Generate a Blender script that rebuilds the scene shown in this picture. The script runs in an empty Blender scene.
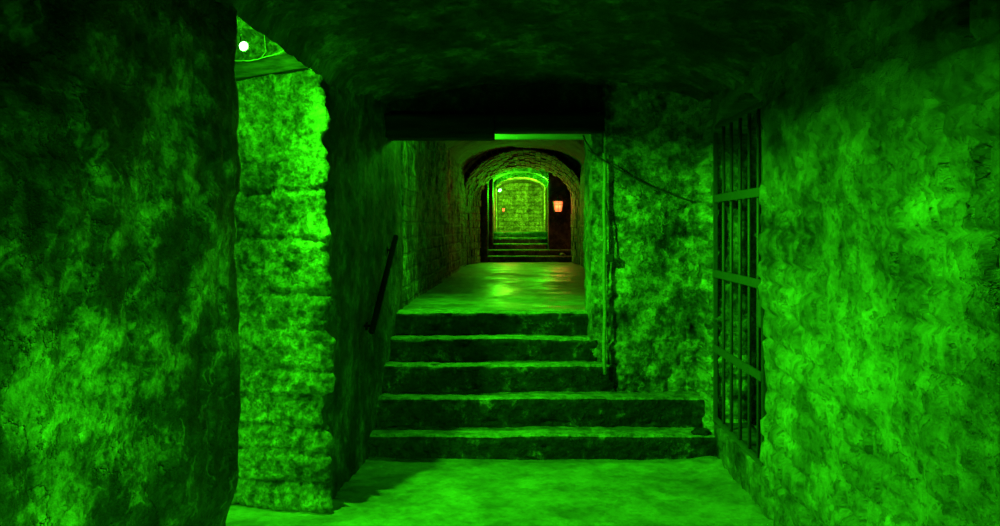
import bpy, bmesh, math, random
from mathutils import Vector, noise
random.seed(7)
U = 1.6 / 230.0          # metres per unit at the foot of the near steps
YF = 5.91                # distance of the first riser
S = bpy.context.scene
COL = S.collection

def P(x, y, d):
    return Vector(((x - 520) * d * U, d * YF, 1.6 + (228 - y) * d * U))

# ------------------------------------------------------------------ materials
def nd(nt, t, **k):
    n = nt.nodes.new(t)
    for a, b in k.items():
        if a in n.inputs.keys(): n.inputs[a].default_value = b
        else: setattr(n, a, b)
    return n

def new_mat(name):
    m = bpy.data.materials.new(name); m.use_nodes = True
    nt = m.node_tree; b = nt.nodes['Principled BSDF']
    return m, nt, b

def noise_tex(nt, vec, scale, detail=6, rough=.6, sc=(1, 1, 1), off=(0, 0, 0), dist=0):
    mp = nt.nodes.new('ShaderNodeMapping'); mp.inputs['Scale'].default_value = sc; mp.inputs['Location'].default_value = off
    nt.links.new(vec, mp.inputs['Vector'])
    n = nt.nodes.new('ShaderNodeTexNoise'); n.inputs['Scale'].default_value = scale
    n.inputs['Detail'].default_value = detail; n.inputs['Roughness'].default_value = rough
    n.inputs['Distortion'].default_value = dist
    nt.links.new(mp.outputs['Vector'], n.inputs['Vector'])
    return n.outputs['Fac']

def mathn(nt, op, a, b=None, clamp=False):
    n = nt.nodes.new('ShaderNodeMath'); n.operation = op; n.use_clamp = clamp
    for i, v in enumerate((a, b)):
        if v is None: continue
        if isinstance(v, (int, float)): n.inputs[i].default_value = v
        else: nt.links.new(v, n.inputs[i])
    return n.outputs[0]

def ramp(nt, fac, stops):
    r = nt.nodes.new('ShaderNodeValToRGB'); e = r.color_ramp.elements
    while len(e) < len(stops): e.new(.5)
    for i, (p, c) in enumerate(stops):
        e[i].position = p
        e[i].color = (c, c, c, 1) if isinstance(c, (int, float)) else (*c, 1)
    nt.links.new(fac, r.inputs[0])
    return r.outputs['Color']

def stone(name, dark=(.05, .05, .045), mid=(.22, .21, .19), light=(.55, .53, .48), patch=1.3, lo=.38, hi=.62, streak=.3,
          bump=.5, bscale=22, rough=.8, rough_var=0.0, brick=None, off=(0, 0, 0), fine=1.0, vein=0.0, flake=.6, fs=2.6, cs=(1, 1, 1), bd=.02, bdet=6, brg=.62, mid_amt=1.0, pit=.455):
    m, nt, b = new_mat(name)
    tc0 = nt.nodes.new('ShaderNodeTexCoord').outputs['Object']; tc = tc0
    if cs != (1, 1, 1):
        cm = nt.nodes.new('ShaderNodeMapping'); cm.inputs['Scale'].default_value = cs
        nt.links.new(tc0, cm.inputs['Vector']); tc = cm.outputs['Vector']
    n1 = noise_tex(nt, tc, patch, 9, .68, off=off)
    n2 = noise_tex(nt, tc, patch * 5, 8, .7, off=(off[0] + 3, off[1], off[2]))
    n3 = noise_tex(nt, tc, 3.6, 6, .62, sc=(1, 1, .3), off=(off[0], off[1] + 5, 0))
    f = mathn(nt, 'MULTIPLY', n1, .5 - streak * .3)
    f = mathn(nt, 'ADD', f, mathn(nt, 'MULTIPLY', n2, (.5 - streak * .1) * mid_amt))
    if mid_amt != 1: f = mathn(nt, 'ADD', f, (.5 - streak * .1) * (1 - mid_amt) * .5)
    f = mathn(nt, 'ADD', f, mathn(nt, 'MULTIPLY', n3, streak * .4))
    col = ramp(nt, f, [(lo, dark), ((lo + hi) / 2, mid), (hi, light)])
    # fine grain
    g = noise_tex(nt, tc, 34, 7, .75)
    gm = nt.nodes.new('ShaderNodeMix'); gm.data_type = 'RGBA'; gm.blend_type = 'MULTIPLY'
    gm.inputs[0].default_value = .75 * fine
    nt.links.new(col, gm.inputs[6]); nt.links.new(ramp(nt, g, [(.40, .22), (.58, 1.0)]), gm.inputs[7])
    col = gm.outputs[2]
    hf = None
    if flake:
        # crisp-edged scabs of old plaster and lime
        k1 = noise_tex(nt, tc, fs, 6, .6, off=(off[0] + 11, off[1], off[2] + 4))
        k2 = noise_tex(nt, tc, fs * 4.5, 5, .6, off=(off[0] + 1, off[1] + 13, off[2]))
        e1 = ramp(nt, k1, [(.485, 0), (.497, 1)]); e2 = ramp(nt, k2, [(pit - .015, 0), (pit, 1)])
        hf = mathn(nt, 'ADD', mathn(nt, 'MULTIPLY', e1, .7), mathn(nt, 'MULTIPLY', e2, .5))
        for e_, lo_ in ((e1, 1 - flake * .6), (e2, 1 - flake * .75)):
            fm = nt.nodes.new('ShaderNodeMix'); fm.data_type = 'RGBA'; fm.blend_type = 'MULTIPLY'; fm.inputs[0].default_value = 1
            nt.links.new(col, fm.inputs[6]); nt.links.new(ramp(nt, e_, [(0, lo_), (1, 1.0)]), fm.inputs[7]); col = fm.outputs[2]
    if vein:
        v = nt.nodes.new('ShaderNodeTexVoronoi'); v.feature = 'DISTANCE_TO_EDGE'; v.inputs['Scale'].default_value = 3.1
        mp = nt.nodes.new('ShaderNodeVectorMath'); mp.operation = 'ADD'
        nv = nt.nodes.new('ShaderNodeTexNoise'); nv.inputs['Scale'].default_value = 4; nv.inputs['Detail'].default_value = 6
        nt.links.new(tc, nv.inputs['Vector'])
        sc = nt.nodes.new('ShaderNodeVectorMath'); sc.operation = 'SCALE'; sc.inputs['Scale'].default_value = .7
        nt.links.new(nv.outputs['Color'], sc.inputs[0]); nt.links.new(tc, mp.inputs[0]); nt.links.new(sc.outputs[0], mp.inputs[1])
        nt.links.new(mp.outputs[0], v.inputs['Vector'])
        vm = nt.nodes.new('ShaderNodeMix'); vm.data_type = 'RGBA'; vm.blend_type = 'MIX'
        msk = ramp(nt, v.outputs['Distance'], [(0, vein), (.035, 0)])
        msk = mathn(nt, 'MULTIPLY', msk, ramp(nt, n2, [(.45, 0), (.6, 1)]))
        nt.links.new(msk, vm.inputs[0]); nt.links.new(col, vm.inputs[6]); vm.inputs[7].default_value = (.72, .7, .65, 1)
        col = vm.outputs[2]
    h = mathn(nt, 'ADD', noise_tex(nt, tc, bscale, bdet, brg), mathn(nt, 'MULTIPLY', f, 2.0))
    if hf is not None: h = mathn(nt, 'ADD', h, mathn(nt, 'MULTIPLY', hf, .6))
    if brick:
        axes, bw, bh, mort = brick      # axes: which coordinate runs along the course
        sp = nt.nodes.new('ShaderNodeSeparateXYZ'); nt.links.new(tc, sp.inputs[0])
        cb = nt.nodes.new('ShaderNodeCombineXYZ')
        nt.links.new(sp.outputs[axes], cb.inputs[0]); nt.links.new(sp.outputs[2], cb.inputs[1])
        dn = nt.nodes.new('ShaderNodeTexNoise'); dn.inputs['Scale'].default_value = 3; nt.links.new(tc, dn.inputs['Vector'])
        sc = nt.nodes.new('ShaderNodeVectorMath'); sc.operation = 'SCALE'; sc.inputs['Scale'].default_value = .06
        nt.links.new(dn.outputs['Color'], sc.inputs[0])
        ad = nt.nodes.new('ShaderNodeVectorMath'); ad.operation = 'ADD'
        nt.links.new(cb.outputs[0], ad.inputs[0]); nt.links.new(sc.outputs[0], ad.inputs[1])
        bt = nt.nodes.new('ShaderNodeTexBrick'); bt.inputs['Scale'].default_value = 1
        bt.inputs['Brick Width'].default_value = bw; bt.inputs['Row Height'].default_value = bh
        bt.inputs['Mortar Size'].default_value = mort; bt.inputs['Mortar Smooth'].default_value = .6
        bt.inputs['Color1'].default_value = (.7, .7, .7, 1); bt.inputs['Color2'].default_value = (1, 1, 1, 1); bt.inputs['Mortar'].default_value = (.3, .3, .3, 1)
        nt.links.new(ad.outputs[0], bt.inputs['Vector'])
        bm_ = nt.nodes.new('ShaderNodeMix'); bm_.data_type = 'RGBA'; bm_.blend_type = 'MULTIPLY'; bm_.inputs[0].default_value = .3 if bw > .28 else .6
        nt.links.new(col, bm_.inputs[6]); nt.links.new(bt.outputs['Color'], bm_.inputs[7]); col = bm_.outputs[2]
        h = mathn(nt, 'SUBTRACT', h, mathn(nt, 'MULTIPLY', bt.outputs['Fac'], .5))
    bp = nt.nodes.new('ShaderNodeBump'); bp.inputs['Strength'].default_value = bump; bp.inputs['Distance'].default_value = bd
    nt.links.new(h, bp.inputs['Height']); nt.links.new(bp.outputs[0], b.inputs['Normal'])
    nt.links.new(col, b.inputs['Base Color'])
    if rough_var:
        rr = ramp(nt, n1, [(.42, rough - rough_var), (.58, rough)])
        nt.links.new(rr, b.inputs['Roughness'])
    else:
        b.inputs['Roughness'].default_value = rough
    b.inputs['Specular IOR Level'].default_value = .35
    return m

def plain(name, c, rough=.6, metal=0, bump=.3, scale=40, var=.5):
    m, nt, b = new_mat(name)
    tc = nt.nodes.new('ShaderNodeTexCoord').outputs['Object']
    n = noise_tex(nt, tc, scale, 6, .65)
    col = ramp(nt, n, [(.35, tuple(v * (1 - var) for v in c)), (.65, c)])
    nt.links.new(col, b.inputs['Base Color']); b.inputs['Roughness'].default_value = rough; b.inputs['Metallic'].default_value = metal
    bp = nt.nodes.new('ShaderNodeBump'); bp.inputs['Strength'].default_value = bump; bp.inputs['Distance'].default_value = .004
    nt.links.new(n, bp.inputs['Height']); nt.links.new(bp.outputs[0], b.inputs['Normal'])
    return m

def wood(name, c1, c2, ax=0):
    m, nt, b = new_mat(name); b.inputs['Specular IOR Level'].default_value = .12
    tc = nt.nodes.new('ShaderNodeTexCoord').outputs['Object']
    sc = [14, 14, 14]; sc[ax] = .9
    n = noise_tex(nt, tc, 2.5, 7, .65, sc=tuple(sc))
    nt.links.new(ramp(nt, n, [(.35, c1), (.65, c2)]), b.inputs['Base Color']); b.inputs['Roughness'].default_value = .75
    bp = nt.nodes.new('ShaderNodeBump'); bp.inputs['Strength'].default_value = .4; bp.inputs['Distance'].default_value = .006
    nt.links.new(n, bp.inputs['Height']); nt.links.new(bp.outputs[0], b.inputs['Normal'])
    return m

def emit(name, c, s):
    m, nt, b = new_mat(name)
    b.inputs['Base Color'].default_value = (*[min(1, v) for v in c], 1)
    b.inputs['Emission Color'].default_value = (*c, 1); b.inputs['Emission Strength'].default_value = s
    return m

M = {}
M['left'] = stone('limewashed_plaster_left', (.01, .01, .008), (.085, .085, .07), (.62, .6, .47), patch=1.15, lo=.44, hi=.58, streak=.4, bump=1, bscale=16, rough=.7, vein=.25, cs=(.1, .7, 1), fs=4, mid_amt=.8, pit=.44)
M['right'] = stone('limewashed_rubble_right', (.035, .035, .028), (.27, .26, .215), (.58, .57, .47), patch=1.1, lo=.42, hi=.58, streak=.4, bump=.8, bscale=22, rough=.45, off=(4, 2, 1), cs=(.1, .7, 1), fs=4.5, flake=.5, mid_amt=.75, pit=.435, fine=.6)
M['front'] = stone('peeling_plaster', (.02, .02, .017), (.24, .24, .2), (.78, .76, .64), patch=1.9, lo=.41, hi=.54, streak=.2, bump=1, bscale=14, rough=.65, off=(9, 1, 6), vein=.6, cs=(1, .15, 1), fs=3.5, mid_amt=.75)
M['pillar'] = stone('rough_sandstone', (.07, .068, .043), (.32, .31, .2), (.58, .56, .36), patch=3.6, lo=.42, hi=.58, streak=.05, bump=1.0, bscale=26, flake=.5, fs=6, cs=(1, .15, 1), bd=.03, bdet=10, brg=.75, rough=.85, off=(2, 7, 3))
M['vault'] = stone('sooty_vault_plaster', (.02, .02, .016), (.11, .11, .09), (.36, .35, .28), patch=1.7, lo=.43, hi=.6, streak=0, bump=1, bscale=12, rough=.85, cs=(1, .7, .2), mid_amt=.8)
M['floor'] = stone('worn_damp_floor', (.2, .2, .155), (.33, .33, .26), (.46, .45, .36), patch=.9, lo=.42, hi=.58, streak=0, bump=.25, bscale=18, rough=.55, rough_var=.15, fine=.4, flake=0.2)
M['floor_up'] = stone('wet_upper_floor', (.1, .1, .078), (.2, .2, .155), (.34, .335, .27), patch=1.6, lo=.42, hi=.58, streak=0, bump=.2, bscale=14, rough=.62, rough_var=.32, fine=.35, flake=0.15)
M['tread'] = stone('shaded_step_stone', (.012, .012, .01), (.055, .052, .04), (.45, .43, .34), patch=2.2, lo=.47, hi=.62, streak=.3, bump=.7, bscale=22, rough=.6, off=(3, 3, 3))  # step body: shade of the risers painted in as a darker colour
M['step_dark'] = stone('damp_far_step_stone', (.03, .03, .025), (.12, .12, .1), (.25, .24, .2), patch=2.2, lo=.42, hi=.58, streak=.1, bump=.5, rough=.6)
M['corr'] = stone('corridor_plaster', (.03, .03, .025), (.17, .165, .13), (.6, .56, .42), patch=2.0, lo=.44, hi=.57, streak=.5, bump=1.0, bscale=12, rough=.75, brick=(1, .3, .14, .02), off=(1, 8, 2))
M['ring'] = stone('arch_brick', (.08, .07, .05), (.26, .23, .17), (.55, .5, .36), patch=3, lo=.42, hi=.58, streak=.1, bump=.8, bscale=25, rough=.8)
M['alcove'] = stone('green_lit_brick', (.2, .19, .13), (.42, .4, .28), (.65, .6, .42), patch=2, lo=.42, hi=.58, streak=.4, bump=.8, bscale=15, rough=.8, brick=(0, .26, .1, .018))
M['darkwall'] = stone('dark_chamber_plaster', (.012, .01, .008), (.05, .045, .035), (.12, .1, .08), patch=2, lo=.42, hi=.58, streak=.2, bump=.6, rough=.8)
M['stairwall'] = stone('shaded_stair_wall', (.012, .012, .01), (.06, .06, .05), (.22, .21, .17), patch=1.3, lo=.43, hi=.58, streak=.6, bump=.8, bscale=12, rough=.75, off=(5, 5, 0), flake=.4)  # dim light along the stair side painted in as a darker colour
M['treadtop'] = stone('lit_tread_top', (.16, .155, .12), (.36, .35, .27), (.6, .58, .46), patch=2.2, lo=.42, hi=.58, streak=0, bump=.4, bscale=22, rough=.5, off=(3, 3, 3), flake=.2)  # light on the tread tops painted in as a paler colour
M['iron'] = plain('rusty_iron', (.085, .08, .07), .5, .6, .5, 55)
M['gate'] = plain('painted_gate_iron', (.11, .11, .09), .6, .1, .4, 60, .4)
M['rail'] = plain('black_rail_paint', (.006, .006, .006), .95, 0, .1, 60)
M['rail'].node_tree.nodes['Principled BSDF'].inputs['Specular IOR Level'].default_value = .05
M['beam'] = wood('tarred_timber', (.006, .006, .005), (.022, .02, .017))
M['board'] = wood('pale_board', (.5, .48, .4), (.66, .62, .52))
M['plank'] = wood('weathered_plank', (.02, .02, .014), (.09, .08, .055))
M['cable'] = plain('black_cable', (.05, .05, .045), .4, 0, .1)
M['palecable'] = plain('pale_cable', (.55, .55, .5), .4, 0, .1)
M['pipe'] = plain('limewashed_pipe', (.5, .5, .45), .5, 0, .5, 40)
M['box'] = plain('grey_plastic', (.07, .07, .065), .5, 0, .2)
M['lampbody'] = plain('lamp_housing', (.08, .08, .08), .4, .5, .1)
M['white_glow'] = emit('green_flood_lens', (.75, 1.0, .75), 9)
M['green_glow'] = emit('green_lens', (.35, 1.0, .45), 6)
M['orange_glow'] = emit('flame_glass', (1.0, .11, .05), 1.7)
M['orange_glow'].node_tree.nodes['Principled BSDF'].inputs['Base Color'].default_value = (.3, .05, .02, 1)
M['pebble'] = stone('loose_stone', (.3, .3, .25), (.45, .44, .4), (.6, .6, .5), patch=8)

# ------------------------------------------------------------------ mesh tools
def link(name, bm, mat, parent=None, smooth=True, recalc=True):
    if recalc: bmesh.ops.recalc_face_normals(bm, faces=bm.faces)
    me = bpy.data.meshes.new(name); bm.to_mesh(me); bm.free()
    if smooth:
        for p in me.polygons: p.use_smooth = True
    me.materials.append(mat)
    o = bpy.data.objects.new(name, me); COL.objects.link(o)
    if parent: 
        o.parent = parent; o.matrix_parent_inverse = parent.matrix_world.inverted() if False else o.matrix_parent_inverse
    return o

def tag(o, label, cat, group=None):
    o['label'] = label; o['category'] = cat
    if group: o['group'] = group
    return o

def empty(name, loc, label, cat, group=None):
    o = bpy.data.objects.new(name, None); COL.objects.link(o); o.location = loc; o.empty_display_size = .1
    return tag(o, label, cat, group)

def struct(o):
    o['kind'] = 'structure'; return o

def seg(a, b, s):
    n = max(1, int(round(abs(b - a) / s)))
    return [a + (b - a) * i / n for i in range(n + 1)]

def grid_box(xs, ys, zs):
    """closed box surface on the given coordinate lists"""
    bm = bmesh.new(); V = {}
    nx, ny, nz = len(xs) - 1, len(ys) - 1, len(zs) - 1
    def v(i, j, k):
        q = V.get((i, j, k))
        if q is None: q = V[(i, j, k)] = bm.verts.new((xs[i], ys[j], zs[k]))
        return q
    for j in range(ny):
        for k in range(nz):
            bm.faces.new((v(0, j, k), v(0, j, k + 1), v(0, j + 1, k + 1), v(0, j + 1, k)))
            bm.faces.new((v(nx, j, k), v(nx, j + 1, k), v(nx, j + 1, k + 1), v(nx, j, k + 1)))
    for i in range(nx):
        for k in range(nz):
            bm.faces.new((v(i, 0, k), v(i + 1, 0, k), v(i + 1, 0, k + 1), v(i, 0, k + 1)))
            bm.faces.new((v(i, ny, k), v(i, ny, k + 1), v(i + 1, ny, k + 1), v(i + 1, ny, k)))
        for j in range(ny):
            bm.faces.new((v(i, j, 0), v(i, j + 1, 0), v(i + 1, j + 1, 0), v(i + 1, j, 0)))
            bm.faces.new((v(i, j, nz), v(i + 1, j, nz), v(i + 1, j + 1, nz), v(i, j + 1, nz)))
    return bm

def fr(p, s, o=4):
    return noise.fractal(p * s, 1.0, 2.0, o)

def displace(bm, fn):
    bm.normal_update()
    out = [(v, fn(v.co, v.normal)) for v in bm.verts]
    for v, d in out: v.co = v.co + d
    return bm

def hsh(a, b=0):
    x = math.sin(a * 127.1 + b * 311.7) * 43758.5453
    return x - math.floor(x)

def masonry(s, z, bounds, length, joint=.018):
    """distance-based height of coursed stones: s along course, returns (0 in joint..1 on stone, stone id)"""
    k = 0
    for k in range(len(bounds) - 1):
        if z < bounds[k + 1]: break
    z0, z1 = bounds[k], bounds[k + 1]
    L = length * (.7 + .7 * hsh(k, 3.3))
    q = s / L + hsh(k, 9.1) * 5
    i = math.floor(q); w = .18 * (hsh(k, i) - .5); w2 = .18 * (hsh(k, i + 1) - .5)
    f0 = (q - i - w) * L; f1 = (i + 1 + w2 - q) * L
    if f0 < 0: f0, f1, i = (-f0), .1, i - 1
    d = min(abs(f0), abs(f1), z - z0, z1 - z)
    t = max(0, min(1, d / joint)); t = t * t * (3 - 2 * t)
    return t, hsh(k * 3.7, i * 1.9)

def plaster(a1=.03, a2=.012, s1=1.1, s2=6, seed=0, extra=None):
    off = Vector((seed * 3.1, seed * 1.7, seed * 2.3))
    def fn(p, n):
        q = p + off
        h = a1 * fr(q, s1, 3) + a2 * fr(q, s2, 5)
        if extra: h += extra(p, n)
        return n * h
    return fn

# ------------------------------------------------------------------ main chamber walls
XL, XR, HS = -1.107, 1.357, 2.44
# near left wall (its corner at Y=3.3 is the near side of the side passage)
c_near = seg(-3.0, 1.2, .3)[:-1] + seg(1.2, 3.3, .022)
def near_extra(p, n):
    e = 0
    wob = .02 * fr(Vector((0, 0, p.z)), 1.3, 4)
    if p.y > 3.2: e += wob * .5
    t, r = masonry(p.y, p.z + .06 * fr(p, 1.5, 2), [0, .2, .45, .62, .95, 1.2, 1.5, 1.78, 2.0, 2.35, 2.7, 3.2], .42, .05)
    return e + .012 * t * (.4 if p.y > 3.2 else 1) - .02 * max(0, fr(p + Vector((7, 7, 7)), 2.2, 4) - .05) * 2
bm = grid_box([-3.6, -2.4, -1.8, -1.5, -1.35, -1.25, -1.18, XL], c_near, seg(0, 3.1, .026))
displace(bm, plaster(.035, .009, 1.2, 7, 1, near_extra))
def zfix(bm, z=0.0):
    for v in bm.verts:
        if v.co.z < z + .012: v.co.z = z - .02
zfix(bm)
struct(link('wall_left', bm, M['left']))

# pillar / far jamb of the side passage and left wall along the steps
PB = [0, .16, .33, .47, .63, .80, 1.05, 1.22, 1.53, 1.80, 2.19, 2.42, 2.62, 3.2]
def hcourse(z):
    k = 0
    for k in range(len(PB) - 1):
        if z < PB[k + 1]: break
    t = max(0, min(1, min(abs(z - PB[k]), abs(PB[k + 1] - z)) / .028)); return t * t * (3 - 2 * t), hsh(k, 4.4)
def pil_extra(p, n):
    if n.y < -.4:
        ld = .03 * fr(Vector((p.x * .5, 0, p.z)), 2.5, 3)
        t, r = hcourse(p.z + ld)
        deep = .026 + .02 * max(0, min(1, (1.0 - p.z) / .5))
        return deep * t + .022 * (r - .5) + .02 * max(-1, min(.6, fr(p + Vector((1, 4, 2)), 4.5, 3))) + .03 * fr(p, 8, 5) + .02 * abs(noise.noise(p * 24))
    return 0
def pil(bm):
    displace(bm, plaster(.02, .012, 1.4, 6, 5, pil_extra))
    for v in bm.verts:
        p = v.co
        w_ = max(0, min(1, (p.x + 2.0) / .9))
        p.x -= .107 * max(0, min(1, (6.8 - p.y) / 2.0)) * w_ * w_ * (3 - 2 * w_)
        if p.x > -1.4:
            pass
            if p.y < 5.0:      # ragged near corner
                rag = .055 * fr(Vector((3.3, 0, p.z)), 2.6, 5) + .02 * fr(Vector((1.3, 0, p.z)), 12, 3)
                if .45 < p.z < .66: rag -= .035
                if p.z > 2.05: rag -= .02 + .03 * (p.z - 2.05)
                p.x += min(rag, .03) * (1 - (p.y - 4.82) / .25 if p.y > 4.82 else 1)
        if p.x < -1.1 and p.y < 5.6: p.y += .2 * (-1.107 - p.x)
ys = seg(4.82, 5.0, .018)[:-1] + seg(5.0, 7.2, .03)
bm = grid_box(seg(-3.6, -2.3, .1)[:-1] + seg(-2.3, -1.0, .0135), ys, seg(0, 3.1, .0165))
pil(bm); zfix(bm)
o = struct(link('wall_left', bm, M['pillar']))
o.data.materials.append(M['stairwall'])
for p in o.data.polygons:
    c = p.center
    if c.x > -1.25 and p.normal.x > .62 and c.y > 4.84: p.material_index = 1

# corridor left wall
bm = grid_box([-1.6, -1.3, -1.15, -1.0], seg(7.2, 15.3, .045), seg(.8, 3.2, .045))
def corr_extra(p, n):
    t, r = masonry(p.y, p.z + .05 * fr(p, 1.2, 2), [0, 1.0, 1.16, 1.33, 1.5, 1.68, 1.84, 2.0, 2.2, 2.36, 2.55, 2.75, 3.3], .3, .03)
    return (.006 * t + .02 * (r - .5)) * max(0, min(1, (p.y - 8) / 2))
displace(bm, plaster(.025, .014, 1.1, 6, 8, corr_extra))
struct(link('wall_left', bm, M['corr']))
# corridor right wall
bm = grid_box([1.08, 1.25, 1.6], seg(6.95, 15.3, .1), seg(.8, 3.2, .1))
displace(bm, plaster(.02, .01, 1.1, 6, 9))
struct(link('wall_right', bm, M['corr']))

# right wall, near run
GY0, GY1 = .80 * YF, 1.012 * YF
RB = [0, .14, .27, .42, .55, .71, .86, .98, 1.13, 1.3, 1.42, 1.58, 1.7, 1.86, 2.0, 2.16, 2.3, 2.5, 2.75, 3.2]
def right_extra(p, n):
    if abs(n.x) < .35 and p.y < GY0 - .05: return 0
    w = p.z + .03 * fr(p, 1.3, 2)
    t, r = masonry(p.y + .05 * fr(p + Vector((5, 0, 0)), 2, 2), w, RB, .27, .03)
    pl = max(0, min(1, .6 + 1.6 * fr(p + Vector((2, 9, 4)), 1.1, 3)))
    return (.03 * t + .03 * (r - .5)) * pl - .03 * max(0, fr(p + Vector((6, 1, 3)), 3.3, 5) - .12)
bm = grid_box([XR, 1.42, 1.5, 1.62, 1.9], seg(-3, 1.6, .3)[:-1] + seg(1.6, GY0, .02), seg(0, 3.1, .022))
displace(bm, plaster(.03, .007, 1.3, 7, 12, right_extra)); zfix(bm)
for v in bm.verts:
    if v.co.y > GY0 - .05: v.co.y += .02 * fr(Vector((0, 5, v.co.z)), 4, 4)
struct(link('wall_right', bm, M['right']))
# sill under the gate
SILL = .235
bm = grid_box(seg(XR, 1.6, .05), seg(GY0 - .12, GY1 + .12, .022), seg(0, SILL, .022))
displace(bm, plaster(.012, .012, 2, 8, 3)); zfix(bm)
struct(link('wall_right', bm, M['right']))
# pier beyond the gate
bm = grid_box(seg(XR - .005, 1.6, .05), seg(GY1, 6.6, .022), seg(0, 3.1, .022))
displace(bm, plaster(.02, .018, 2, 7, 21, right_extra)); zfix(bm)
struct(link('wall_right', bm, M['front']))
# arched head over the gate
zs = seg(0, 1, .08)
bm = grid_box(seg(XR, 1.6, .05), seg(GY0 - .06, GY1 + .06, .03), zs)
gm = (GY0 + GY1) / 2; gh = (GY1 - GY0) / 2
for v in bm.verts:
    q = max(0, 1 - ((v.co.y - gm) / gh) ** 2)
    zb = 2.18 + .26 * math.sqrt(q)
    v.co.z = zb + (3.1 - zb) * v.co.z
displace(bm, plaster(.012, .01, 2, 8, 2))
struct(link('wall_right', bm, M['right']))
# niche behind the gate
def slab(name, x0, x1, y0, y1, z0, z1, st, mat, seed=0, a=.02, b=.012):
    bm = grid_box(seg(x0, x1, st), seg(y0, y1, st), seg(z0, z1, st))
    displace(bm, plaster(a, b, 1.3, 6, seed))
    return struct(link(name, bm, mat))
slab('wall_right', 2.15, 2.4, GY0 - .7, GY1 + .9, -.05, 3.1, .05, M['front'], 4, .05, .03)
slab('wall_right', 1.55, 2.2, GY1 + .05, GY1 + .3, -.05, 3.1, .05, M['front'], 6, .03, .03)
slab('wall_right', 1.62, 2.2, GY0 - .35, GY0 - .08, -.05, 3.1, .05, M['right'], 7, .03, .03)
slab('floor', 1.5, 2.3, GY0 - .3, GY1 + .3, 0, SILL - .03, .06, M['floor'], 7, .01, .01)
slab('ceiling', 1.5, 2.3, GY0 - .4, GY1 + .4, 2.6, 2.75, .08, M['vault'], 7)

# front wall right of the steps
Y2, Y3, Y4, Y5 = 1.0427 * YF, 1.081 * YF, 1.116 * YF, 1.152 * YF
ZT = [.157, .366, .568, .746, .925]
bm = grid_box(seg(.64, 1.45, .0135), seg(Y3, Y3 + .5, .04), seg(.30, 3.1, .0165))
def front_extra(p, n):
    if n.y > -.3: return 0
    # plaster fallen off in irregular patches, stones showing in them
    q = fr(p + Vector((3.7, 0, 1.2)), 1.9, 5)
    low = max(0, 1 - (p.z - .37) / .5) * .25
    lf = max(0, 1 - (p.x - .64) / .16) * .35
    m = max(0, min(1, (q + low + lf - .22) * 9))
    t, r = masonry(p.x, p.z, [0, .37, .48, .56, .66, .74, .86, .95, 1.08, 1.2, 1.35, 1.5, 1.7, 2, 2.4, 3.3], .17, .03)
    return -.035 * m + m * (.022 * t + .02 * (r - .5))
displace(bm, plaster(.012, .012, 1.5, 9, 15, front_extra))
struct(link('wall_front', bm, M['front']))
# jamb of the stair opening
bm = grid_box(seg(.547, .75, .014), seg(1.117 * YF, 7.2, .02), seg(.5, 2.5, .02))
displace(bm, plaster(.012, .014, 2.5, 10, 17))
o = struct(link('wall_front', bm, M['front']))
o.data.materials.append(M['right'])  # brightness of the lit left reveal painted in with this second material
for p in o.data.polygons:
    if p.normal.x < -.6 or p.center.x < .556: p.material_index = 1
# wall over the stair opening (lunette)
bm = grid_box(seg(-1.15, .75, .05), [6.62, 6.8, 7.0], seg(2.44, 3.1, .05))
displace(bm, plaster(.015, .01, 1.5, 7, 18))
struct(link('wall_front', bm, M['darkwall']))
# wall closing the corridor shell beyond the jamb
slab('wall_front', .7, 1.3, 6.95, 7.2, .5, 3.1, .1, M['front'], 2)

# ------------------------------------------------------------------ vault
def vault(name, xl, xr, zs_, zc, y0, y1, thick, sx, sy, mat, seed, extra=None):
    """segmental barrel vault with thickness"""
    bm = grid_box(seg(xl, xr, sx), seg(y0, y1, sy), [0, 1])
    cx, hw = (xl + xr) / 2, (xr - xl) / 2
    for v in bm.verts:
        q = (v.co.x - cx) / hw
        h = zs_ + (zc - zs_) * math.sqrt(max(0, 1 - abs(q) ** 2.3))
        v.co.z = h if v.co.z < .5 else max(h + .04, 3.25)
    displace(bm, plaster(.022, .014, 1.6, 7, seed, extra))
    return struct(link(name, bm, mat))
vault('ceiling', XL - .0, XR + .06, HS - .01, 2.72, -3, 6.75, .3, .045, .05, M['vault'], 30)
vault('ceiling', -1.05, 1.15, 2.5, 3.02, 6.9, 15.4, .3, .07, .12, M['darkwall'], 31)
# side passage shell
slab('ceiling', -3.7, XL + .0, 3.2, 5.5, 3.05, 3.2, .08, M['vault'], 32)
slab('wall_left', -3.9, -3.55, 3.0, 5.6, -.05, 3.2, .08, M['left'], 33)
slab('wall_back', -1.3, 1.6, -3.2, -2.95, -.05, 3.1, .2, M['left'], 34)

# ------------------------------------------------------------------ floors
bm = grid_box(seg(-3.8, XR + .1, .05), seg(-3.1, 1.6, .3)[:-1] + seg(1.6, YF + .4, .035), [-.25, 0])
def fl(p, n):
    h = .012 * fr(p, 1.4, 4) + .004 * fr(p, 9, 4)
    e = max(0, 1 - abs(p.x - XR) / .25) + max(0, 1 - abs(p.x - XL) / .3) * (1 if p.y > 4.8 else 0)
    h += e * .02 * (1 + fr(p, 9, 4))
    return Vector((0, 0, h - .008))
displace(bm, fl); struct(link('floor', bm, M['floor']))
bm = grid_box(seg(-1.1, 1.2, .05), seg(Y5 + .12, 17.2, .06), [.6, ZT[4]])
displace(bm, lambda p, n: Vector((0, 0, .01 * fr(p, 1.2, 4) + .004 * fr(p, 7, 3) - .004)))
struct(link('floor', bm, M['floor_up']))

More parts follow.
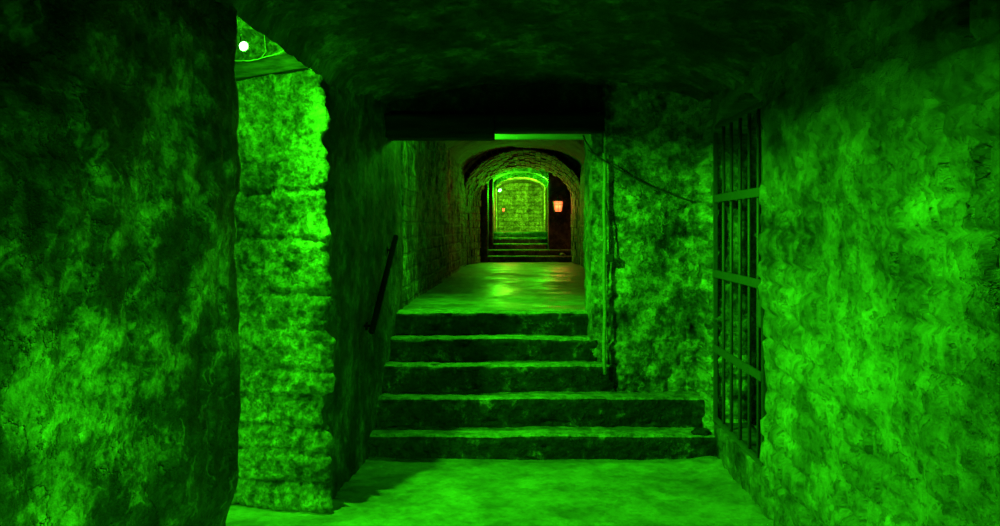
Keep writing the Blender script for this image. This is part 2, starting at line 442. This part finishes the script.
# ------------------------------------------------------------------ near stone stair
st = empty('stone_staircase', (0, YF, 0), 'worn green-lit flight of five stone steps in the foreground', 'stairs')
def at_parent(o, par):
    o.parent = par
    for v in o.data.vertices: v.co = v.co - par.location
    return o
fronts = [YF, Y2, Y3, Y4, Y5]; rights = [XR + .03, XR + .03, .72, .60, .60]; lefts = [-1.12] * 5
for i in range(5):
    zb = -.03 if i == 0 else ZT[i - 1] - .04
    back = fronts[i + 1] + .12 if i < 4 else fronts[4] + .3
    ys_ = seg(fronts[i], fronts[i] + .06, .012)[:-1] + seg(fronts[i] + .06, back, .04)
    bm = grid_box(seg(lefts[i], rights[i], .02), ys_, seg(zb, ZT[i], .012))
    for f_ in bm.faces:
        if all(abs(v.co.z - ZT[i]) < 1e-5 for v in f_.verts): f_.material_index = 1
    def sfn(p, n, i=i):
        q = p + Vector((i * 4.1, 0, 0))
        h = .006 * fr(q, 2.5, 4) + .007 * fr(q, 14, 4)
        d = n * h
        # worn front edge
        ed = max(0, 1 - (p.y - fronts[i]) / .03) * max(0, 1 - (ZT[i] - p.z) / .03)
        d += Vector((0, .014, -.012)) * ed * (1 + .8 * fr(q, 5, 4))
        d.z += .008 * fr(Vector((q.x, 0, 0)), 1.2, 3) * (1 if p.z > zb + .05 else 0)
        chip = fr(Vector((q.x, i * 2.2, p.z * 3)), 6, 3) - .35
        if chip > 0: d += Vector((0, .05, -.02)) * chip * (1 if p.y < fronts[i] + .05 else 0)
        return d
    displace(bm, sfn)
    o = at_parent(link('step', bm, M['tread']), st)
    o.data.materials.append(M['treadtop'])  # top faces carry the painted-in light

# ------------------------------------------------------------------ tubes etc
def tube(bm, pts, r, n=8):
    pts = [Vector(p) for p in pts]; rings = []
    for i, p in enumerate(pts):
        t = (pts[min(i + 1, len(pts) - 1)] - pts[max(i - 1, 0)]).normalized()
        a = t.orthogonal() if abs(t.z) < .9 else t.cross(Vector((0, 1, 0)))
        a = (Vector((0, 0, 1)).cross(t) if abs(t.z) < .9 else Vector((1, 0, 0)))
        a = (a - t * a.dot(t)).normalized(); b = t.cross(a)
        rings.append([bm.verts.new(p + a * r * math.cos(2 * math.pi * k / n) + b * r * math.sin(2 * math.pi * k / n)) for k in range(n)])
    for i in range(len(rings) - 1):
        for k in range(n):
            bm.faces.new((rings[i][k], rings[i][(k + 1) % n], rings[i + 1][(k + 1) % n], rings[i + 1][k]))
    bm.faces.new(rings[0]); bm.faces.new(rings[-1])
    return bm
def box(bm, c, s, bev=.0, rot=None):
    r = bmesh.ops.create_cube(bm, size=1)
    for v in r['verts']:
        v.co = Vector((v.co.x * s[0], v.co.y * s[1], v.co.z * s[2]))
        if rot: v.co.rotate(rot)
        v.co += Vector(c)
    if bev:
        es = list({e for v in r['verts'] for e in v.link_edges})
        bmesh.ops.bevel(bm, geom=es, offset=bev, segments=2, affect='EDGES')
    return bm
def one(name, fn, mat, parent=None, smooth=False):
    bm = bmesh.new(); fn(bm); o = link(name, bm, mat, smooth=smooth)
    if parent: at_parent(o, parent)
    return o
def sag(a, b, s, n=18):
    a, b = Vector(a), Vector(b)
    return [a.lerp(b, t / n) - Vector((0, 0, s * 4 * (t / n) * (1 - t / n))) + Vector((0, 0, .006 * noise.noise(Vector((t * .7, s * 50, 0))))) for t in range(n + 1)]

# ------------------------------------------------------------------ iron gate
GX = XR + .012
g = empty('iron_gate', (GX, (GY0 + GY1) / 2, SILL), 'tall barred iron gate set in the opening of the right wall', 'gate')
gy0, gy1 = GY0 + .03, GY1 - .03
gtop = 2.32
for y in (gy0, gy1): one('frame_post', lambda bm, y=y: box(bm, (GX, y, (SILL + gtop) / 2), (.03, .024, gtop - SILL), .004), M['gate'], g)
for z in (SILL + .03, gtop - .02): one('frame_rail', lambda bm, z=z: box(bm, (GX, (gy0 + gy1) / 2, z), (.03, gy1 - gy0, .03), .004), M['gate'], g)
for d in (.961, .926, .889, .853, .8205): one('bar', lambda bm, d=d: tube(bm, [(GX + .004, d * YF * (GX / XR), SILL + .03), (GX + .004, d * YF * (GX / XR), gtop)], .0115, 10), M['gate'], g, True)
for zu in (29, -45, -119): one('crossbar', lambda bm, zu=zu: box(bm, (GX - .016, (gy0 + gy1) / 2, 1.6 + zu * U * GX / XR), (.012, gy1 - gy0, .052), .002), M['gate'], g)
for z in (.6, 1.9):
    h = one('hinge', lambda bm, z=z: (tube(bm, [(GX - .01, gy1 + .03, z - .07), (GX - .01, gy1 + .03, z + .07)], .017, 10), box(bm, (GX - .01, gy1 + .05, z), (.02, .07, .04), .003)), M['gate'], g)
one('lock_box', lambda bm: box(bm, (GX, gy0 + .03, 1.12), (.05, .1, .16), .006), M['gate'], g)

# ------------------------------------------------------------------ handrail
a = P(396, 238, 1.10); b = P(374.5, 332, .938)
a.x = -.955 - .0; b.x = -.955
a = Vector((-.96, 1.112 * YF, 1.6 - 10 * U)); b = Vector((-.985, .955 * YF, 1.6 - 99 * U))
h = empty('handrail', ((a + b) / 2), 'sloping black handrail fixed to the left wall beside the steps', 'handrail')
one('rail_bar', lambda bm: tube(bm, [a, b], .022, 12), M['rail'], h, True)
for t in (.08, .88):
    p = a.lerp(b, t)
    one('bracket', lambda bm, p=p: (tube(bm, [p, p + Vector((-.03, 0, -.05)), p + Vector((-.16, 0, -.05))], .008, 8), tube(bm, [p + Vector((-.05, 0, -.05)), p + Vector((-.062, 0, -.05))], .028, 12)), M['rail'], h, True)

# ------------------------------------------------------------------ lintel beams
def roughbeam(name, x0, x1, y0, y1, z0, z1, mat, seed, label, cat='beam', group=None):
    bm = grid_box(seg(x0, x1, .04), seg(y0, y1, .03), seg(z0, z1, .025))
    displace(bm, lambda p, n: n * (.004 * fr(p + Vector((seed, 0, 0)), 3, 4) + .003 * fr(Vector((p.x * .5, p.y * 8, p.z * 8)), 3, 3)))
    bmesh.ops.recalc_face_normals(bm, faces=bm.faces)
    o = link(name, bm, mat); return tag(o, label, cat, group)
roughbeam('timber_lintel', -1.04, -.20, 6.42, 6.66, 1.6 + 90.5 * 1.086 * U, 2.46, M['beam'], 1, 'black timber lintel over the left half of the stair opening', 'beam')
roughbeam('timber_lintel', -.20, .66, 6.44, 6.66, 1.6 + 97 * 1.09 * U, 2.47, M['beam'], 4, 'shorter black lintel over the right half of the stair opening', 'beam')
roughbeam('pale_board', -.32, .60, 7.66, 7.72, 1.6 + 88.5 * 1.3 * U, 1.6 + 104 * 1.3 * U, M['board'], 7, 'pale flat board glowing green just behind the lintel', 'board')

# plank and cables on the pillar head
def wire(name, pts, r, mat, label, cat='cable', group=None):
    o = one(name, lambda bm: tube(bm, pts, r, 8), mat, None, True)
    return tag(o, label, cat, group)
pz = 1.6 + (228 - 69) * .835 * U
roughbeam('wooden_plank', -1.75, -1.15, 4.725, 4.80, pz - .05, pz + .045, M['plank'], 9, 'weathered plank fixed across the head of the bright pillar', 'plank')
o = bpy.data.objects[ 'wooden_plank']
for v in o.data.vertices: v.co.y += .2 * (-1.107 - v.co.x); v.co.z += .12 * (v.co.x + 1.4)
pA, pB = Vector((-1.68, 4.80, pz + .03)), Vector((-1.30, 4.725, pz + .07))
wire('pale_cable', sag(pA, pB, .03), .003, M['palecable'], 'thin pale cable drooping across the plank on the pillar head')
wire('pale_cable', [(-1.45, 4.84, 2.86), (-1.452, 4.82, 2.72), (-1.445, 4.83, 2.6), (-1.455, 4.79, pz + .04)], .0025, M['palecable'], 'thin vertical cable hanging above the plank on the pillar')
# stone corbel at the pillar head
bm = grid_box(seg(-1.62, -1.16, .02), seg(4.62, 4.98, .02), seg(2.69, 2.86, .02))
displace(bm, plaster(.01, .012, 3, 9, 40))
for v in bm.verts:
    v.co.y += .15 * (-1.107 - v.co.x); v.co.z -= .05 * (v.co.x + 1.4)
tag(link('stone_corbel', bm, M['pillar']), 'slanting stone block jutting at the very top of the bright pillar', 'stone block')

# conduit, junction box and cables on the front wall
cx = (605 - 520) * 1.075 * U
wire('conduit_pipe', [(cx - .006 + .004 * math.sin(i * 1.3), 6.335 + .004 * math.cos(i), 2.16 - i * .11) for i in range(16)], .014, M['pipe'], 'limewashed vertical conduit on the wall edge right of the steps', 'pipe')
jb = P(609.5, 258, 1.07)
j = empty('junction_box', jb, 'small dark junction box on the wall beside the vertical conduit', 'junction box')
one('box_body', lambda bm: box(bm, jb, (.06, .045, .055), .006), M['box'], j)
one('box_lid', lambda bm: box(bm, jb + Vector((0, -.026, 0)), (.052, .008, .047), .003), M['box'], j)
one('cable_gland', lambda bm: tube(bm, [jb + Vector((0, 0, .025)), jb + Vector((0, 0, .05))], .01, 10), M['box'], j)
wire('black_cable', [P(609.5, 253, 1.07), P(609.5, 225, 1.072), P(606.5, 205, 1.072), P(604.5, 190, 1.072), P(604, 160, 1.072)], .006, M['cable'], 'black cable rising from the junction box along the conduit')
wire('black_cable', sag(P(583, 136, 1.08), P(603, 160, 1.07), .03), .007, M['cable'], 'short black cable drooping from the lintel end to the conduit')
wire('black_cable', sag(P(588, 150, 1.07), P(700, 203, 1.065), .05, 24), .006, M['cable'], 'long black cable sagging across the dark plaster toward the gate')
# loose stones by the foot of the front wall
def rock(c, r, label, seed, mat='pebble', group=None):
    bm = bmesh.new(); bmesh.ops.create_icosphere(bm, subdivisions=3, radius=1)
    for v in bm.verts:
        v.co *= 1 + .35 * noise.noise(v.co * 1.3 + Vector((seed, 0, 0)))
        v.co = Vector((v.co.x * r, v.co.y * r * .8, v.co.z * r * .5)) + Vector(c)
    return tag(link('loose_stone', bm, M[mat]), label, 'stone', group)
rock((1.27, 5.98, ZT[0] + .012), .06, 'loose lump of stone on the lowest step by the gate pier', 2, 'tread')

# ------------------------------------------------------------------ far arch
AC = (526 - 520) * 2.55 * U
def arch_path(cx, hw, z0, zsp, zc, n=28):
    """left foot up, over the crown and down: list of (x,z,nx,nz)"""
    L = []
    k = int((zsp - z0) / .12)
    for i in range(k): L.append((cx - hw, z0 + (zsp - z0) * i / k, -1, 0))
    for i in range(n + 1):
        a_ = math.pi - math.pi * i / n
        x, z = math.cos(a_), math.sin(a_)
        nx, nz = x / hw, z / (zc - zsp); l = math.hypot(nx, nz)
        L.append((cx + hw * x, zsp + (zc - zsp) * z, nx / l, nz / l))
    for i in range(k - 1, -1, -1): L.append((cx + hw, z0 + (zsp - z0) * i / k, 1, 0))
    return L
def arch_ring(name, path, w, y0, y1, mat, label, seed=0, gap=.012):
    """masonry ring: wedge stones along the path on a mortar backing, one mesh"""
    bm = bmesh.new()
    def wedge(p, q, i0, i1, ya, yb, g):
        px = Vector((p[0], 0, p[1])); qx = Vector((q[0], 0, q[1]))
        t = (qx - px).normalized() * g
        pn = Vector((p[2], 0, p[3])); qn = Vector((q[2], 0, q[3]))
        c = [px + pn * i0 + t, qx + qn * i0 - t, qx + qn * i1 - t, px + pn * i1 + t]
        vs = [bm.verts.new((v.x, ya, v.z)) for v in c] + [bm.verts.new((v.x, yb, v.z)) for v in c]
        fs = [bm.faces.new(vs[:4]), bm.faces.new(vs[4:][::-1])]
        for k in range(4): fs.append(bm.faces.new((vs[k], vs[k + 4], vs[(k + 1) % 4 + 4], vs[(k + 1) % 4])))
        return vs, fs
    for i in range(len(path) - 1):
        wedge(path[i], path[i + 1], .012, w - .012, y0 + .012, y1, 0)
        two = (i % 2 == 0)
        j = lambda: random.uniform(-.008, .008)
        cuts = [0, w * .5, w] if two else [0, w * .3, w * .7, w]
        for c0, c1 in zip(cuts[:-1], cuts[1:]):
            ya = y0 + j()
            vs, fs = wedge(path[i], path[i + 1], c0 + gap / 2 + (j() if c0 == 0 else 0), c1 - gap / 2, ya, y1 - .02, gap / 2)
    bmesh.ops.recalc_face_normals(bm, faces=bm.faces)
    o = link(name, bm, mat, smooth=False); 
    return tag(o, label, 'arch')
FZ = ZT[4]
def vault_path(cx, hw, zsp, zc, z0=FZ, n=30, k=9):
    L = [(cx - hw, z0 + (zsp - z0) * i / k) for i in range(k)]
    for i in range(n + 1):
        a_ = math.pi - math.pi * i / n
        L.append((cx + hw * math.cos(a_), zsp + (zc - zsp) * math.sin(a_)))
    return L + [(cx + hw, z0 + (zsp - z0) * i / k) for i in range(k - 1, -1, -1)]
DN, DF = 2.55, 2.85
nearP = vault_path(3 * DN * U, 60 * DN * U, 1.6 + 30 * DN * U, 1.6 + 78 * DN * U)
farP = vault_path(6 * DF * U, 45 * DF * U, 1.6 + 28 * DF * U, 1.6 + 59.5 * DF * U)
yn, yf = 15.12, DF * YF
def tunnel():
    """splayed brick archway: bricks laid round the curve, many courses deep, on a mortar backing, one mesh"""
    bm = bmesh.new(); n = len(nearP)
    def pt(i, t, out=0):
        x = nearP[i][0] * (1 - t) + farP[i][0] * t; z = nearP[i][1] * (1 - t) + farP[i][1] * t
        a_ = nearP[max(i - 1, 0)]; b_ = nearP[min(i + 1, n - 1)]
        tx, tz = b_[0] - a_[0], b_[1] - a_[1]; l = math.hypot(tx, tz)
        return Vector((x - tz / l * out, yn + (yf - yn) * t, z + tx / l * out))
    def cell(i0, i1, t0, t1, o0, o1, gi, gt):
        def mixp(f, t, o):
            i = int(min(f, n - 2)); return pt(i, t, o).lerp(pt(i + 1, t, o), f - i)
        c = [mixp(f, t, o) for o in (o0, o1) for f, t in ((i0 + gi, t0 + gt), (i1 - gi, t0 + gt), (i1 - gi, t1 - gt), (i0 + gi, t1 - gt))]
        vs = [bm.verts.new(p) for p in c]
        bm.faces.new(vs[:4]); bm.faces.new(vs[4:])
        for k in range(4): bm.faces.new((vs[k], vs[(k + 1) % 4], vs[(k + 1) % 4 + 4], vs[k + 4]))
    rows = 14
    for i in range(n - 1):
        cell(i, i + 1, 0.004, 1, .022, .14, 0, 0)
        for r_ in range(rows):
            sh = .5 if i % 2 else 0
            t0, t1 = max(0, (r_ - sh) / rows), min(1, (r_ + 1 - sh) / rows)
            if t1 - t0 > .01: cell(i, i + 1, t0, t1, random.uniform(-.012, .012), .1, .06, .004)
    bmesh.ops.recalc_face_normals(bm, faces=bm.faces)
    return link('brick_arch', bm, M['ring'], smooth=False, recalc=False)
tag(tunnel(), 'broad deep brick archway at the far end of the corridor', 'arch')
# wall round the arch
def arched_wall(name, path, x0, x1, ztop, y0, y1, mat):
    bm = bmesh.new(); F = []; B = []
    n = len(path)
    outer = []
    for (x, z, nx, nz) in path:
        if nz <= .02: ox, oz = (x0 if nx < 0 else x1), z
        else:
            tx = (x1 - x) / nx if nx > 1e-6 else ((x0 - x) / nx if nx < -1e-6 else 1e9)
            tz = (ztop - z) / nz
            t = min(tx, tz); ox, oz = x + nx * t, z + nz * t
        outer.append((ox, oz))
    lv = []
    for yy in (y0, y1):
        lv.append(([bm.verts.new((p[0], yy, p[1])) for p in path], [bm.verts.new((q[0], yy, q[1])) for q in outer]))
    for i in range(n - 1):
        for k in (0, 1):
            a_, b_ = lv[k]; bm.faces.new((a_[i], a_[i + 1], b_[i + 1], b_[i]))
        bm.faces.new((lv[0][0][i], lv[1][0][i], lv[1][0][i + 1], lv[0][0][i + 1]))
        bm.faces.new((lv[0][1][i], lv[0][1][i + 1], lv[1][1][i + 1], lv[1][1][i]))
    # corner fill
    for sx, cxn in ((x0, 0), (x1, 1)):
        for i in range(n - 1):
            o0, o1 = outer[i], outer[i + 1]
            if abs(o0[0] - o1[0]) > 1e-4 and abs(o0[1] - o1[1]) > 1e-4:
                cor = (x0 if (o0[0] + o1[0]) / 2 < (x0 + x1) / 2 else x1, ztop)
                if cor[0] == sx:
                    for k, yy in ((0, y0), (1, y1)):
                        c_ = bm.verts.new((cor[0], yy, cor[1])); bm.faces.new((lv[k][1][i], lv[k][1][i + 1], c_))
    return struct(link(name, bm, mat, smooth=False))
def normals(path, w):
    out = []
    for i, p in enumerate(path):
        a_ = path[max(i - 1, 0)]; b_ = path[min(i + 1, len(path) - 1)]
        tx, tz = b_[0] - a_[0], b_[1] - a_[1]; l = math.hypot(tx, tz)
        out.append((p[0] - tz / l * w, p[1] + tx / l * w, -tz / l, tx / l))
    return out
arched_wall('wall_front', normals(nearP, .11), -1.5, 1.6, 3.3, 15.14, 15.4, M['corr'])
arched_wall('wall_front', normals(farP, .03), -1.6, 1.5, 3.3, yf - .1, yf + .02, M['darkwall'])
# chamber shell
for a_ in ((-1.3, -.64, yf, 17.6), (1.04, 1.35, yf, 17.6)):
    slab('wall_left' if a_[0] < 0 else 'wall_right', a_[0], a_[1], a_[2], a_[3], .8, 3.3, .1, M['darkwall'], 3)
slab('ceiling', -1.6, 1.4, 16.7, 18.0, 2.9, 3.05, .1, M['vault'], 3)
slab('floor', -1.6, 1.4, 15.3, 17.3, .6, FZ - .02, .1, M['floor_up'], 3, .002, .002)

# far stair
fs_ = empty('stone_staircase', (0, 2.86 * YF, FZ), 'distant flight of dark narrow steps seen through the far arch', 'stairs')
R = 17 * U; zt = FZ; y = 2.86 * YF
for i in range(5):
    x0, x1 = ((-.75, 1.15) if i < 2 else (-.56, .60))
    back = y + .42 if i < 4 else y + 3.7
    bm = grid_box(seg(x0, x1, .05), seg(y, y + .06, .02)[:-1] + seg(y + .06, back, .12), seg(zt - .05, zt + R, .03))
    displace(bm, lambda p, n, y=y, z=zt + R: n * (.006 * fr(p, 5, 4)) + Vector((0, .012, -.01)) * (max(0, 1 - (p.y - y) / .03) * max(0, 1 - (z - p.z) / .03)))
    at_parent(link('step', bm, M['step_dark']), fs_)
    y += .295; zt += R
ZL = zt
# alcove at the top of the far stair
slab('wall_right', .585, 1.3, 2.955 * YF, 3.25 * YF, 1.0, 3.2, .05, M['darkwall'], 13, .006, .006)
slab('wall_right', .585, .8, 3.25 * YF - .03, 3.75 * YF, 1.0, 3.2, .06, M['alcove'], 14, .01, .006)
slab('wall_left', -1.4, -.56, 2.955 * YF, 3.10 * YF, 1.0, 3.2, .05, M['darkwall'], 15, .006, .006)
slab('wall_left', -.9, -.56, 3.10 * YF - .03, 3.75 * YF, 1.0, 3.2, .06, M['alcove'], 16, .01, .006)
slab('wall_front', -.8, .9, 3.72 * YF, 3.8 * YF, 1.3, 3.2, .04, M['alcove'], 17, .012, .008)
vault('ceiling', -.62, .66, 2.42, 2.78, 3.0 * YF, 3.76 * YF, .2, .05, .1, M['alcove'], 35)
cC = .02
pathC = arch_path(cC, .575, ZL, 2.36, 2.70, 24)
arch_ring('stone_arch', pathC, .11, 3.09 * YF, 3.13 * YF, M['ring'], 'innermost pale arch at the top of the distant steps', 8)

# corner pipe
wire('corner_pipe', [P(548.3, 253, 2.95), P(548.2, 230, 2.95), P(548.4, 205, 2.95), P(548.3, 178, 2.95)], .012, M['pipe'], 'thin bright vertical pipe on the corner beside the distant steps', 'pipe')
rock(P(562.5, 254.5, 2.88), .06, 'small bright lump on the second distant step below the lantern', 6)

# ------------------------------------------------------------------ lamps
GREEN = (.03, 1.0, .004)
def light(name, loc, energy, color, r, spot=None, aim=None, parent=None, blend=.6):
    ld = bpy.data.lights.new(name, 'SPOT' if spot else 'POINT'); ld.energy = energy; ld.color = color; ld.shadow_soft_size = r
    if spot: ld.spot_size = math.radians(spot); ld.spot_blend = blend
    o = bpy.data.objects.new(name, ld); COL.objects.link(o)
    o.location = loc
    if aim is not None: o.rotation_euler = (Vector(aim) - Vector(loc)).to_track_quat('-Z', 'Y').to_euler()
    return o
def flood(name, loc, aim, s, glow, label, body='lampbody', group=None, arm=None):
    loc = Vector(loc); aim = Vector(aim); d = (aim - loc).normalized(); q = d.to_track_quat('-Z', 'Y')
    root = empty(name, loc, label, 'lamp', group)
    def tr(bm):
        for v in bm.verts: v.co.rotate(q); v.co += loc
    def housing(bm):
        r = bmesh.ops.create_cone(bm, cap_ends=False, segments=20, radius1=s, radius2=s * .55, depth=s * 1.1)
        for v in bm.verts: v.co.z += s * .55
        bmesh.ops.create_cone(bm, cap_ends=True, segments=20, radius1=s * .56, radius2=s * .5, depth=s * .5, matrix=__import__('mathutils').Matrix.Translation((0, 0, s * 1.3)))
        tr(bm)
    one('housing', housing, M[body], root, False)
    def lens(bm):
        bmesh.ops.create_uvsphere(bm, u_segments=18, v_segments=10, radius=s * .86)
        for v in bm.verts: v.co.z = v.co.z * .45 + s * .25
        tr(bm)
    one('lens', lens, M[glow], root, True)
    def brk(bm):
        p = [Vector((-s * 1.05, 0, s * .4)), Vector((-s * 1.05, 0, s * 1.9)), Vector((s * 1.05, 0, s * 1.9)), Vector((s * 1.05, 0, s * .4))]
        tube(bm, p, s * .09, 6); tr(bm)
    one('bracket', brk, M[body], root, False)
    if arm: one('mounting_arm', lambda bm: tube(bm, [loc - d * s * 1.9, Vector(arm)], s * .16, 8), M[body], root, True)
    return root
# main flood in the side passage
L1 = Vector((-1.39, 4.28, 2.515))
flood('flood_lamp', L1 + Vector((0, .0, 0)), L1 + Vector((.5, -.6, -.3)), .024, 'white_glow', 'blazing white-green flood lamp at the top of the side opening beside the pillar', arm=L1 + Vector((-.05, .1, .58)))
light('flood_light', L1 + Vector((.02, -.01, -.03)), 650, GREEN, .03, 166, L1 + Vector((.8, -.12, -.5)), None, 1.0)
light('flood_light', L1 + Vector((.02, -.01, -.03)), 42, GREEN, .03)
# added unseen fill flood in the side passage, brightens the pillar foot
L6 = Vector((-2.6, 3.8, 1.2))
flood('flood_lamp', L6, (-1.5, 4.9, .35), .06, 'green_glow', 'added green fill lamp low inside the side passage, unseen behind the near wall', arm=(-2.6, 3.7, .0))
light('flood_light', L6 + Vector((.09, .08, -.05)), 150, GREEN, .06, 85, (-1.45, 4.9, .3), None, 1.0)
# corridor lamp behind the lintel
L2 = Vector((-.5, 7.35, 2.56))
flood('flood_lamp', L2, L2 + Vector((.2, .3, -1)), .05, 'green_glow', 'green lamp hidden above the upper landing behind the lintel', arm=L2 + Vector((-.03, 0, .36)))
light('corridor_light', L2 + Vector((0, 0, -.09)), 22, GREEN, .06)
light('corridor_light', L2 + Vector((0, 0, -.1)), 190, GREEN, .06, 112, L2 + Vector((.3, .1, -1.3)), None, 1.0)
# green lamps of the far alcove
for (x_, y_, d_, e, lab) in ((500, 190.5, 3.04, 85, 'small glowing green lamp on the left side of the innermost arch'),
                             (544.2, 176.5, 3.03, 50, 'glowing green lamp at the upper right of the innermost arch')):
    p = P(x_, y_, d_)
    flood('green_lamp', p, p + Vector((-.3 if x_ > 520 else .3, -.5, -.4)), .042, 'green_glow', lab, arm=p + Vector((.2 if x_ > 520 else -.16, .3, .1)))
    light('alcove_light', p + Vector((-.03 if x_ > 520 else .05, -.08, -.06)), e, GREEN, .04)
light('alcove_light', (.1, 3.3 * YF, 2.5), 420, (.2, 1, .01), .1, 150, (.1, 3.75 * YF, 2.0), None, .6)  # added fill without a fixture, brightens the alcove back wall

def lantern(loc, s, label, face=(0, -1, 0), wall=.12, group=None):
    """four-sided glazed wall lantern, bracket running back to the wall"""
    loc = Vector(loc); root = empty('wall_lantern', loc, label, 'lantern', group)
    wt, wb, h = s * .5, s * .36, s * .55
    F = Vector(face)
    def frame(bm):
        T = [Vector((sx * wt, sy * wt, h)) for sx, sy in ((-1, -1), (1, -1), (1, 1), (-1, 1))]
        Bq = [Vector((sx * wb, sy * wb, -h)) for sx, sy in ((-1, -1), (1, -1), (1, 1), (-1, 1))]
        for k in range(4):
            tube(bm, [T[k] + loc, Bq[k] + loc], s * .06, 6)
            tube(bm, [T[k] + loc, T[(k + 1) % 4] + loc], s * .06, 6)
            tube(bm, [Bq[k] + loc, Bq[(k + 1) % 4] + loc], s * .06, 6)
            m0, m1 = (T[k] + T[(k + 1) % 4]) / 2, (Bq[k] + Bq[(k + 1) % 4]) / 2
            tube(bm, [m0 + loc, m1 + loc], s * .04, 6)
            n0, n1 = T[k].lerp(Bq[k], .35), T[(k + 1) % 4].lerp(Bq[(k + 1) % 4], .35)
            tube(bm, [n0 + loc, n1 + loc], s * .04, 6)
    one('lantern_frame', frame, M['iron'], root)
    def glass(bm):
        vs = [bm.verts.new(loc + Vector((sx * wt * .93, sy * wt * .93, h * .95))) for sx, sy in ((-1, -1), (1, -1), (1, 1), (-1, 1))]
        vb = [bm.verts.new(loc + Vector((sx * wb * .93, sy * wb * .93, -h * .95))) for sx, sy in ((-1, -1), (1, -1), (1, 1), (-1, 1))]
        bm.faces.new(vs); bm.faces.new(vb[::-1])
        for k in range(4): bm.faces.new((vs[k], vb[k], vb[(k + 1) % 4], vs[(k + 1) % 4]))
    one('glass', glass, M['orange_glow'], root)
    def roof(bm):
        b4 = [bm.verts.new(loc + Vector((sx * wt * 1.15, sy * wt * 1.15, h))) for sx, sy in ((-1, -1), (1, -1), (1, 1), (-1, 1))]
        t4 = [bm.verts.new(loc + Vector((sx * wt * .3, sy * wt * .3, h * 1.5))) for sx, sy in ((-1, -1), (1, -1), (1, 1), (-1, 1))]
        bm.faces.new(b4[::-1]); bm.faces.new(t4)
        for k in range(4): bm.faces.new((b4[k], b4[(k + 1) % 4], t4[(k + 1) % 4], t4[k]))
        bmesh.ops.create_uvsphere(bm, u_segments=10, v_segments=6, radius=s * .1, matrix=__import__('mathutils').Matrix.Translation(loc + Vector((0, 0, h * 1.65))))
    one('lantern_roof', roof, M['iron'], root)
    def arm(bm):
        bk = loc - F * wall
        tube(bm, [loc + Vector((0, 0, -h)), loc + Vector((0, 0, -h * 1.35)) - F * (wall * .4), bk + Vector((0, 0, -h * 1.2))], s * .05, 8)
        box(bm, bk + Vector((0, 0, -h * 1.2)), (s * .3 if abs(F.y) > .5 else s * .06, s * .06 if abs(F.y) > .5 else s * .3, s * .5))
    one('wall_bracket', arm, M['iron'], root)
    return root
ORANGE = (1.0, .27, .05)
p1 = P(558, 206.5, 2.915)
lantern(p1, .19, 'glowing orange wall lantern on the dark wall right of the distant steps', (0, -1, 0), .2)
light('lantern_light', p1 + Vector((0, -.16, .0)), 10, ORANGE, .06)
p2 = P(503.5, 210, 3.2)
lantern(p2, .06, 'small orange lantern on the left side of the far alcove', (1, 0, 0), .1)
light('lantern_light', p2 + Vector((.08, -.1, 0)), 12, ORANGE, .04)
p3 = Vector((.97, 11.2, 1.9))
lantern(p3, .12, 'orange wall lantern out of sight on the right wall of the corridor', (-1, 0, 0), .13)
light('lantern_light', p3 + Vector((-.12, .1, 0)), 14, ORANGE, .05, 95, (-1, 13.2, 2.0), None, .8)

# added fill lamp behind the viewer, brightens the near left wall
L5 = Vector((.95, -.9, .62))
flood('flood_lamp', L5, (-1.1, 2.7, .85), .06, 'green_glow', 'added green fill lamp on a post behind the viewer, unseen', arm=(.95, -.95, .0))
light('rear_fill', L5 + Vector((-.06, .1, 0)), 1000, GREEN, .08, 54, (-1.1, 2.7, .45), None, 1.0)

# ------------------------------------------------------------------ camera and world
cam = bpy.data.cameras.new('camera'); cam.sensor_width = 36; cam.lens = 850 / 1000 * 36
cam.shift_x = -.020; cam.shift_y = -.035; cam.clip_start = .05
co = bpy.data.objects.new('camera', cam); COL.objects.link(co); co.location = (0, 0, 1.6); co.rotation_euler = (math.pi / 2, 0, 0)
S.camera = co
w = bpy.data.worlds.new('world'); S.world = w; w.use_nodes = True
w.node_tree.nodes['Background'].inputs[0].default_value = (0, 0, 0, 1); w.node_tree.nodes['Background'].inputs[1].default_value = 0
S.view_settings.view_transform = 'Standard'; S.view_settings.look = 'None'; S.view_settings.gamma = 1; S.view_settings.use_curve_mapping = False
S.view_settings.exposure = 0
